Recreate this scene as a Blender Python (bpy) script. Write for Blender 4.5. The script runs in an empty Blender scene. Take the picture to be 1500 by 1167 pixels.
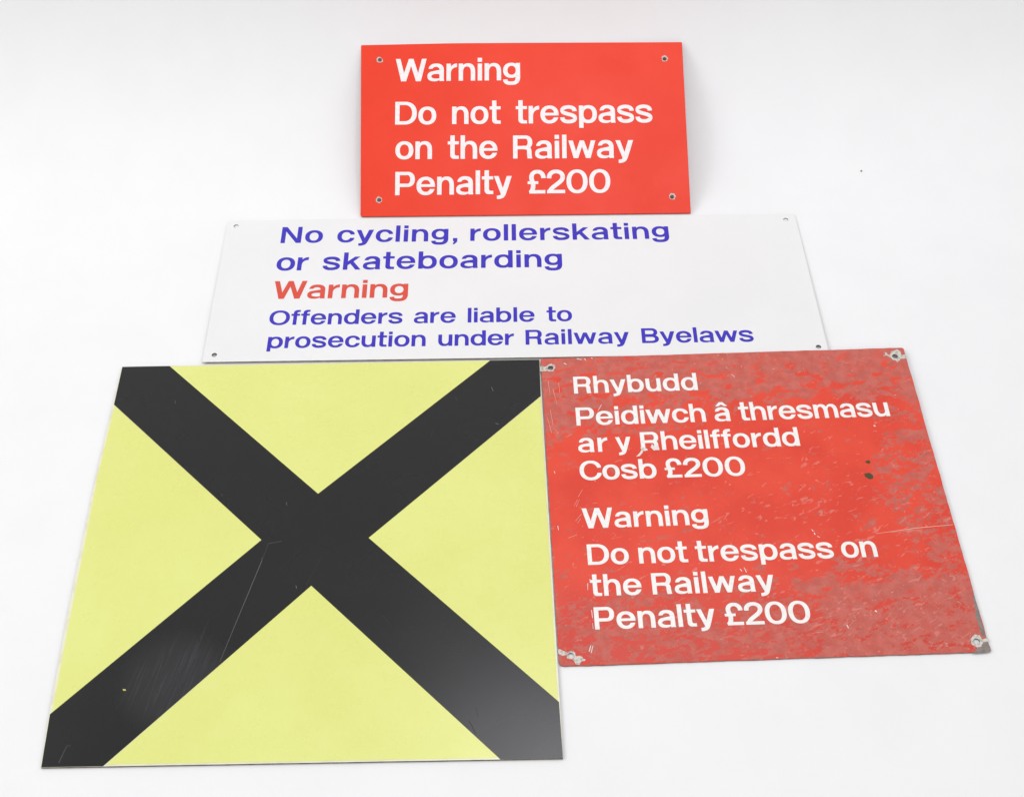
import bpy, bmesh, math, random
from mathutils import Matrix, Vector

# ------------------------------------------------------------------ measured data (metres, in each sign's own plane)
CAM = {"loc":[-0.00855,-1.06219,1.42851],"x":[0.99988,-0.01202,-0.0095],"y":[0.01532,0.78424,0.62026],"z":[-0.0,-0.62034,0.78433]}
POSE = {"Y":[[-0.26184,-0.16394,0.003],[1.0,0.00207,0.0],[-0.00207,1.0,0.0],[0.0,0.0,1.0]],"W":[[-0.0042,0.2848,0.003],[1.0,-0.00292,2e-05],[0.00292,0.99994,-0.01027],[1e-05,0.01027,0.99995]],"R2":[[0.29948,-0.10063,0.00435],[0.9998,0.01987,-1e-05],[-0.01987,0.99976,0.00895],[0.00018,-0.00894,0.99996]],"R1":[[0.01648,0.56745,0.06686],[0.99995,-0.00983,-0.00155],[0.00954,0.90254,0.43051],[-0.00283,-0.4305,0.90259]]}
OUT = {"Y":[[-0.30488,0.29881],[0.29442,0.299],[0.30515,-0.299],[-0.295,-0.29921],[-0.29926,-0.23331],[-0.30367,-0.10166],[-0.30469,-0.03296],[-0.30712,0.10476]],"W":[[-0.44911,0.14687],[0.44503,0.14524],[0.45212,-0.14524],[-0.44804,-0.14687]],"R2":[[-0.26137,0.24049],[0.26048,0.2402],[0.26195,-0.2402],[-0.26105,-0.24049]],"R1":[[-0.26341,0.14927],[0.25899,0.14738],[0.2628,-0.14739],[-0.25838,-0.14927]]}
HOLES = {"R1":[[-0.2323,0.12013],[0.22975,0.11796],[0.23412,-0.11992],[-0.22922,-0.12145]],"W":[[-0.43396,0.1334],[0.42915,0.13185],[0.43882,-0.13329],[-0.43219,-0.13355]],"R2":[[-0.24809,0.22231],[0.24475,0.22425],[0.24811,-0.22598],[-0.24625,-0.22704]]}
CROSS = [[-0.30401,0.29828],[-0.23631,0.29844],[-0.00567,0.07319],[0.2234,0.29865],[0.29382,0.2985],[0.29423,0.23208],[0.06517,0.00311],[0.30284,-0.22932],[0.30484,-0.29891],[0.23299,-0.29901],[-0.0033,-0.06628],[-0.22336,-0.29887],[-0.29429,-0.2989],[-0.29778,-0.23386],[-0.07338,0.00278],[-0.30397,0.22975]]
TRI = [[[-0.23621,0.29781],[0.22339,0.29788],[-0.00567,0.07319]],[[-0.30269,0.22791],[-0.07338,0.00278],[-0.29558,-0.23166],[-0.29941,-0.10174],[-0.30076,-0.03304],[-0.30437,0.10471]],[[0.29381,0.23087],[0.30159,-0.22799],[0.06517,0.00311]],[[-0.0033,-0.06628],[0.23143,-0.29709],[-0.22059,-0.29687]]]
YS = [[[-0.06931,-0.02752],[-0.10554,-0.16972],0.0009,0.16],[[-0.06385,-0.00413],[-0.06931,-0.02752],0.0007,0.1],[[-0.06396,-0.00309],[-0.04666,0.00017],0.0007,0.1],[[-0.12622,-0.1127],[-0.13995,-0.17179],0.0006,0.056],[[-0.13004,-0.12208],[-0.14627,-0.19679],0.0005,0.062],[[-0.13631,-0.13788],[-0.16189,-0.20712],0.0006,0.05],[[-0.14007,-0.15904],[-0.15016,-0.20381],0.0005,0.062],[[-0.14914,-0.16526],[-0.16842,-0.21227],0.0005,0.05],[[-0.16035,-0.16778],[-0.17873,-0.21383],0.0006,0.056],[[-0.17473,-0.16021],[-0.18569,-0.2311],0.0006,0.056],[[-0.16768,-0.17398],[-0.17979,-0.22254],0.0005,0.05],[[-0.1319,-0.13331],[-0.13878,-0.15631],0.0007,0.05],[[-0.15314,-0.18327],[-0.16519,-0.22281],0.0005,0.043],[[-0.18906,-0.13221],[-0.20947,-0.20005],0.0006,0.022],[[-0.26991,-0.27368],[-0.27524,-0.29425],0.0009,0.11],[[-0.26991,-0.27368],[-0.26522,-0.27335],0.0009,0.1],[[0.00706,-0.02193],[-0.01024,-0.06565],0.0008,0.05],[[0.1966,-0.25102],[0.20465,-0.26726],0.0008,0.002],[[0.20454,-0.23486],[0.20739,-0.24695],0.0007,0.002],[[0.22515,0.24957],[0.22752,0.24211],0.0009,0.2],[[0.23053,0.18532],[0.23475,0.18346],0.0012,0.25],[[-0.21918,0.23523],[-0.21733,0.2291],0.001,0.12],[[-0.04658,0.06045],[-0.04517,0.05503],0.0009,0.16],[[-0.02273,-0.0654],[-0.02148,-0.06985],0.0016,0.16],[[0.17429,0.23345],[0.17628,0.22731],0.0008,0.07],[[-0.13458,0.07584],[-0.13222,0.07142],0.0009,0.1],[[-0.07133,-0.02495],[-0.06865,-0.02551],0.001,0.14],[[0.14059,0.16374],[0.14588,0.17768],0.0006,0.04],[[0.08821,-0.10923],[0.099,-0.12366],0.0006,0.05],[[0.12403,-0.16588],[0.14757,-0.17993],0.0006,0.04]]
CHIP = [[-0.21753,-0.20299],[-0.21377,-0.2035],[-0.21282,-0.20529],[-0.21584,-0.20567]]
BARE = [[[-0.26339,0.22605],[-0.25428,0.22506],[-0.25158,0.22056],[-0.25468,0.21693],[-0.26342,0.2169]],[[-0.25434,0.22381],[-0.25118,0.22871],[-0.24622,0.23041],[-0.24152,0.22707],[-0.2413,0.22204],[-0.24598,0.21596],[-0.25177,0.21682]],[[0.23176,0.23239],[0.23751,0.22707],[0.24079,0.23331],[0.25051,0.23739],[0.25443,0.23277],[0.25418,0.22705],[0.26112,0.22741],[0.2612,0.22106],[0.25254,0.21951],[0.24772,0.21528],[0.24037,0.21746],[0.23755,0.22263],[0.23167,0.2273]],[[-0.26129,-0.21737],[-0.25737,-0.21843],[-0.25012,-0.22235],[-0.25116,-0.22595],[-0.25779,-0.22616],[-0.26131,-0.22376]],[[-0.25105,-0.22414],[-0.24584,-0.22023],[-0.24101,-0.22268],[-0.24047,-0.22725],[-0.23309,-0.22843],[-0.23162,-0.2312],[-0.22844,-0.23313],[-0.23439,-0.23562],[-0.23712,-0.23966],[-0.24114,-0.23807],[-0.24487,-0.23162],[-0.25059,-0.23051]],[[0.24135,-0.22298],[0.24751,-0.21674],[0.25392,-0.2179],[0.25501,-0.22348],[0.26305,-0.22147],[0.26406,-0.22565],[0.25573,-0.22718],[0.25269,-0.23257],[0.24728,-0.2342],[0.24159,-0.23033]]]
METAL = [[[0.26158,-0.15472],[0.25903,-0.16622],[0.25772,-0.17957],[0.2559,-0.19183],[0.25623,-0.20217],[0.25555,-0.21147],[0.25599,-0.21798],[0.26128,-0.21956],[0.26113,-0.20609],[0.26111,-0.19296]],[[0.2549,-0.22715],[0.26187,-0.22603],[0.26271,-0.23886],[0.26019,-0.24059],[0.2387,-0.24189],[0.246,-0.23597]]]
PIT = [[[0.16723,0.0449],[0.17168,0.04641],[0.17295,0.04356],[0.17136,0.04026],[0.16782,0.04096],[0.16553,0.04328]],[[0.16088,0.02456],[0.16756,0.02596],[0.17212,0.02137],[0.17112,0.01646],[0.16626,0.015],[0.1608,0.01961]]]
R2S = [[[0.15721,-0.06924],[0.20904,-0.06292],[0.25958,-0.05932],0.0011],[[0.17694,-0.06792],[0.21919,-0.06506],0.0006],[[-0.14079,0.06349],[-0.13563,0.06442],[-0.13147,0.06935],[-0.12836,0.07775],[-0.13119,0.07729],[-0.13408,0.07115],-1],[[-0.13334,0.07909],[-0.12431,0.07646],[-0.12366,0.07359],[-0.13115,0.07274],-1],[[-0.11706,0.08417],[-0.113,0.0783],[-0.10884,0.08271],[-0.10762,0.07638],[-0.11541,0.0727],[-0.11947,0.07855],-1],[[-0.18622,0.14289],[-0.18066,0.15403],0.0016],[[-0.02484,-0.11457],[-0.02274,-0.11812],0.0024],[[-0.01938,-0.11278],[-0.01735,-0.11981],0.0015],[[-0.01622,-0.11489],[-0.01578,-0.11789],0.001],[[-0.22358,-0.22241],[-0.22094,-0.21427],0.0016],[[-0.22122,-0.22432],[-0.21848,-0.21482],0.0014],[[0.1893,0.10352],[0.19175,0.10167],0.0022],[[0.13331,-0.17972],[0.13555,-0.18123],0.003],[[0.09504,-0.1981],[0.09624,-0.20281],0.0022],[[0.07587,-0.05945],[0.07709,-0.0626],0.0016],[[0.07805,-0.06471],[0.07882,-0.06783],0.0016],[[0.08109,-0.06998],[0.08424,-0.07216],0.0012],[[-0.22857,-0.03542],[-0.21986,-0.02469],0.0008],[[-0.2261,-0.03865],[-0.22119,-0.03149],0.0007],[[-0.23985,-0.06097],[-0.22811,-0.05647],0.0008],[[-0.22892,-0.01213],[-0.22383,-0.00268],0.0007],[[-0.2263,-0.01329],[-0.22107,-0.00171],0.0007],[[-0.22266,0.00158],[-0.21649,0.01325],0.0006],[[-0.21883,-0.12806],[-0.21949,-0.1378],0.0014],[[-0.21585,-0.12228],[-0.21569,-0.12621],0.0014],[[-0.21673,-0.16582],[-0.21626,-0.17722],0.0012],[[-0.21672,-0.18379],[-0.21647,-0.19223],0.0013],[[-0.25231,0.14785],[-0.24985,0.12175],0.0008],[[-0.25679,0.13378],[-0.25244,0.10785],0.0007],[[-0.24834,0.11467],[-0.2431,0.10749],0.0008],[[-0.25265,0.19884],[-0.25111,0.17186],0.0009],[[-0.24666,0.18386],[-0.24233,0.15704],0.0008],[[-0.23833,0.19581],[-0.23741,0.1774],0.0007],[[-0.22867,0.23034],[-0.22492,0.22767],0.0018],[[-0.20966,0.23781],[-0.20295,0.23564],0.002],[[-0.19888,0.23802],[-0.19718,0.23415],0.0016],[[-0.18903,0.2389],[-0.18721,0.23692],0.0014],[[-0.23229,0.10013],[-0.22456,0.10445],0.0009],[[0.07276,0.13517],[0.0788,0.13732],0.0007],[[-0.25205,-0.04185],[-0.25132,-0.04813],0.0016],[[-0.252,0.04427],[-0.25145,0.04092],0.0012],[[0.22849,0.22616],[0.23257,0.22689],0.0018],[[0.24508,0.21664],[0.24621,0.21282],0.0012],[[0.00678,0.20101],[0.01092,0.19588],0.0012],[[0.00089,0.21498],[0.00409,0.20984],0.001],[[0.2379,-0.17024],[0.24204,-0.17422],0.0008],[[0.15833,-0.15572],[0.16214,-0.15393],0.001],[[0.05088,-0.20765],[0.06454,-0.2063],0.0008],[[0.00158,-0.23883],[0.00405,-0.23892],0.0016]]
SPECK = [[0.5639,0.5264],[0.609,0.653],[-0.5774,-0.2421]]
LINES = [["R1","white",0.00312,0.08215,0.04,[["Warning",-0.20669,0.0378,-0.0286]]],["R1","white",0.00134,0.00659,0.04,[["Do",-0.20632,0.03763,-0.03],["not",-0.11481,0.03748,-0.03],["trespass",-0.01239,0.03772,-0.03]]],["R1","white",-0.00163,-0.05349,0.04,[["on",-0.20512,0.03758,-0.03],["the",-0.12146,0.03752,-0.03],["Railway",-0.01715,0.0378,-0.0114]]],["R1","white",0.00568,-0.113,0.04,[["Penalty",-0.20452,0.0378,-0.0255],["£200",0.0057,0.0378,-0.0298]]],["W","blue",-0.00245,0.09308,0.0361,[["No",-0.36073,0.0361,0.0433],["cycling",-0.2732,0.0361,0.0251],[",",-0.09281,0.0361,0.0],["rollerskating",-0.06595,0.0361,0.0166]]],["W","blue",0.00052,0.03451,0.0368,[["or",-0.36171,0.0368,-0.0176],["skateboarding",-0.29077,0.0368,0.0142]]],["W","red",-0.00157,-0.02532,0.0372,[["Warning",-0.36038,0.0372,-0.0117]]],["W","blue",3e-05,-0.07725,0.029,[["Offenders",-0.36046,0.029,-0.0133],["are",-0.14713,0.029,-0.0144],["liable",-0.06778,0.029,-0.0073],["to",0.04856,0.02897,-0.03]]],["W","blue",0.00112,-0.12212,0.029,[["prosecution",-0.35802,0.029,-0.0142],["under",-0.11006,0.029,-0.0244],["Railway",0.01685,0.029,0.0068],["Byelaws",0.18555,0.029,-0.0123]]],["R2","white",-0.00182,0.1741,0.0306,[["Rhybudd",-0.21747,0.02968,-0.0141]]],["R2","white",-0.00065,0.11856,0.03141,[["Peidiwch",-0.21753,0.03047,-0.0252],["â",-0.02637,0.02995,0],["thresmasu",0.00783,0.02971,-0.03]]],["R2","white",-0.00156,0.07323,0.03112,[["ar",-0.2178,0.03019,0.0374],["y",-0.16665,0.02781,0],["Rheilffordd",-0.1324,0.03019,-0.0229]]],["R2","white",-0.00314,0.02734,0.03143,[["Cosb",-0.21834,0.0302,-0.03],["£200",-0.10426,0.03049,-0.0066]]],["R2","white",-0.00016,-0.04727,0.03122,[["Warning",-0.21985,0.03028,-0.0144]]],["R2","white",-0.0049,-0.10292,0.03084,[["Do",-0.21683,0.02992,-0.0251],["not",-0.15139,0.02992,-0.0282],["trespass",-0.07851,0.02992,-0.0192],["on",0.10796,0.02906,-0.03]]],["R2","white",-0.00571,-0.14797,0.03071,[["the",-0.21631,0.02979,-0.0086],["Railway",-0.13859,0.02979,0.0032]]],["R2","white",-0.00204,-0.19358,0.03109,[["Penalty",-0.21435,0.03016,-0.0161],["£200",-0.05292,0.03016,-0.0184]]]]
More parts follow.
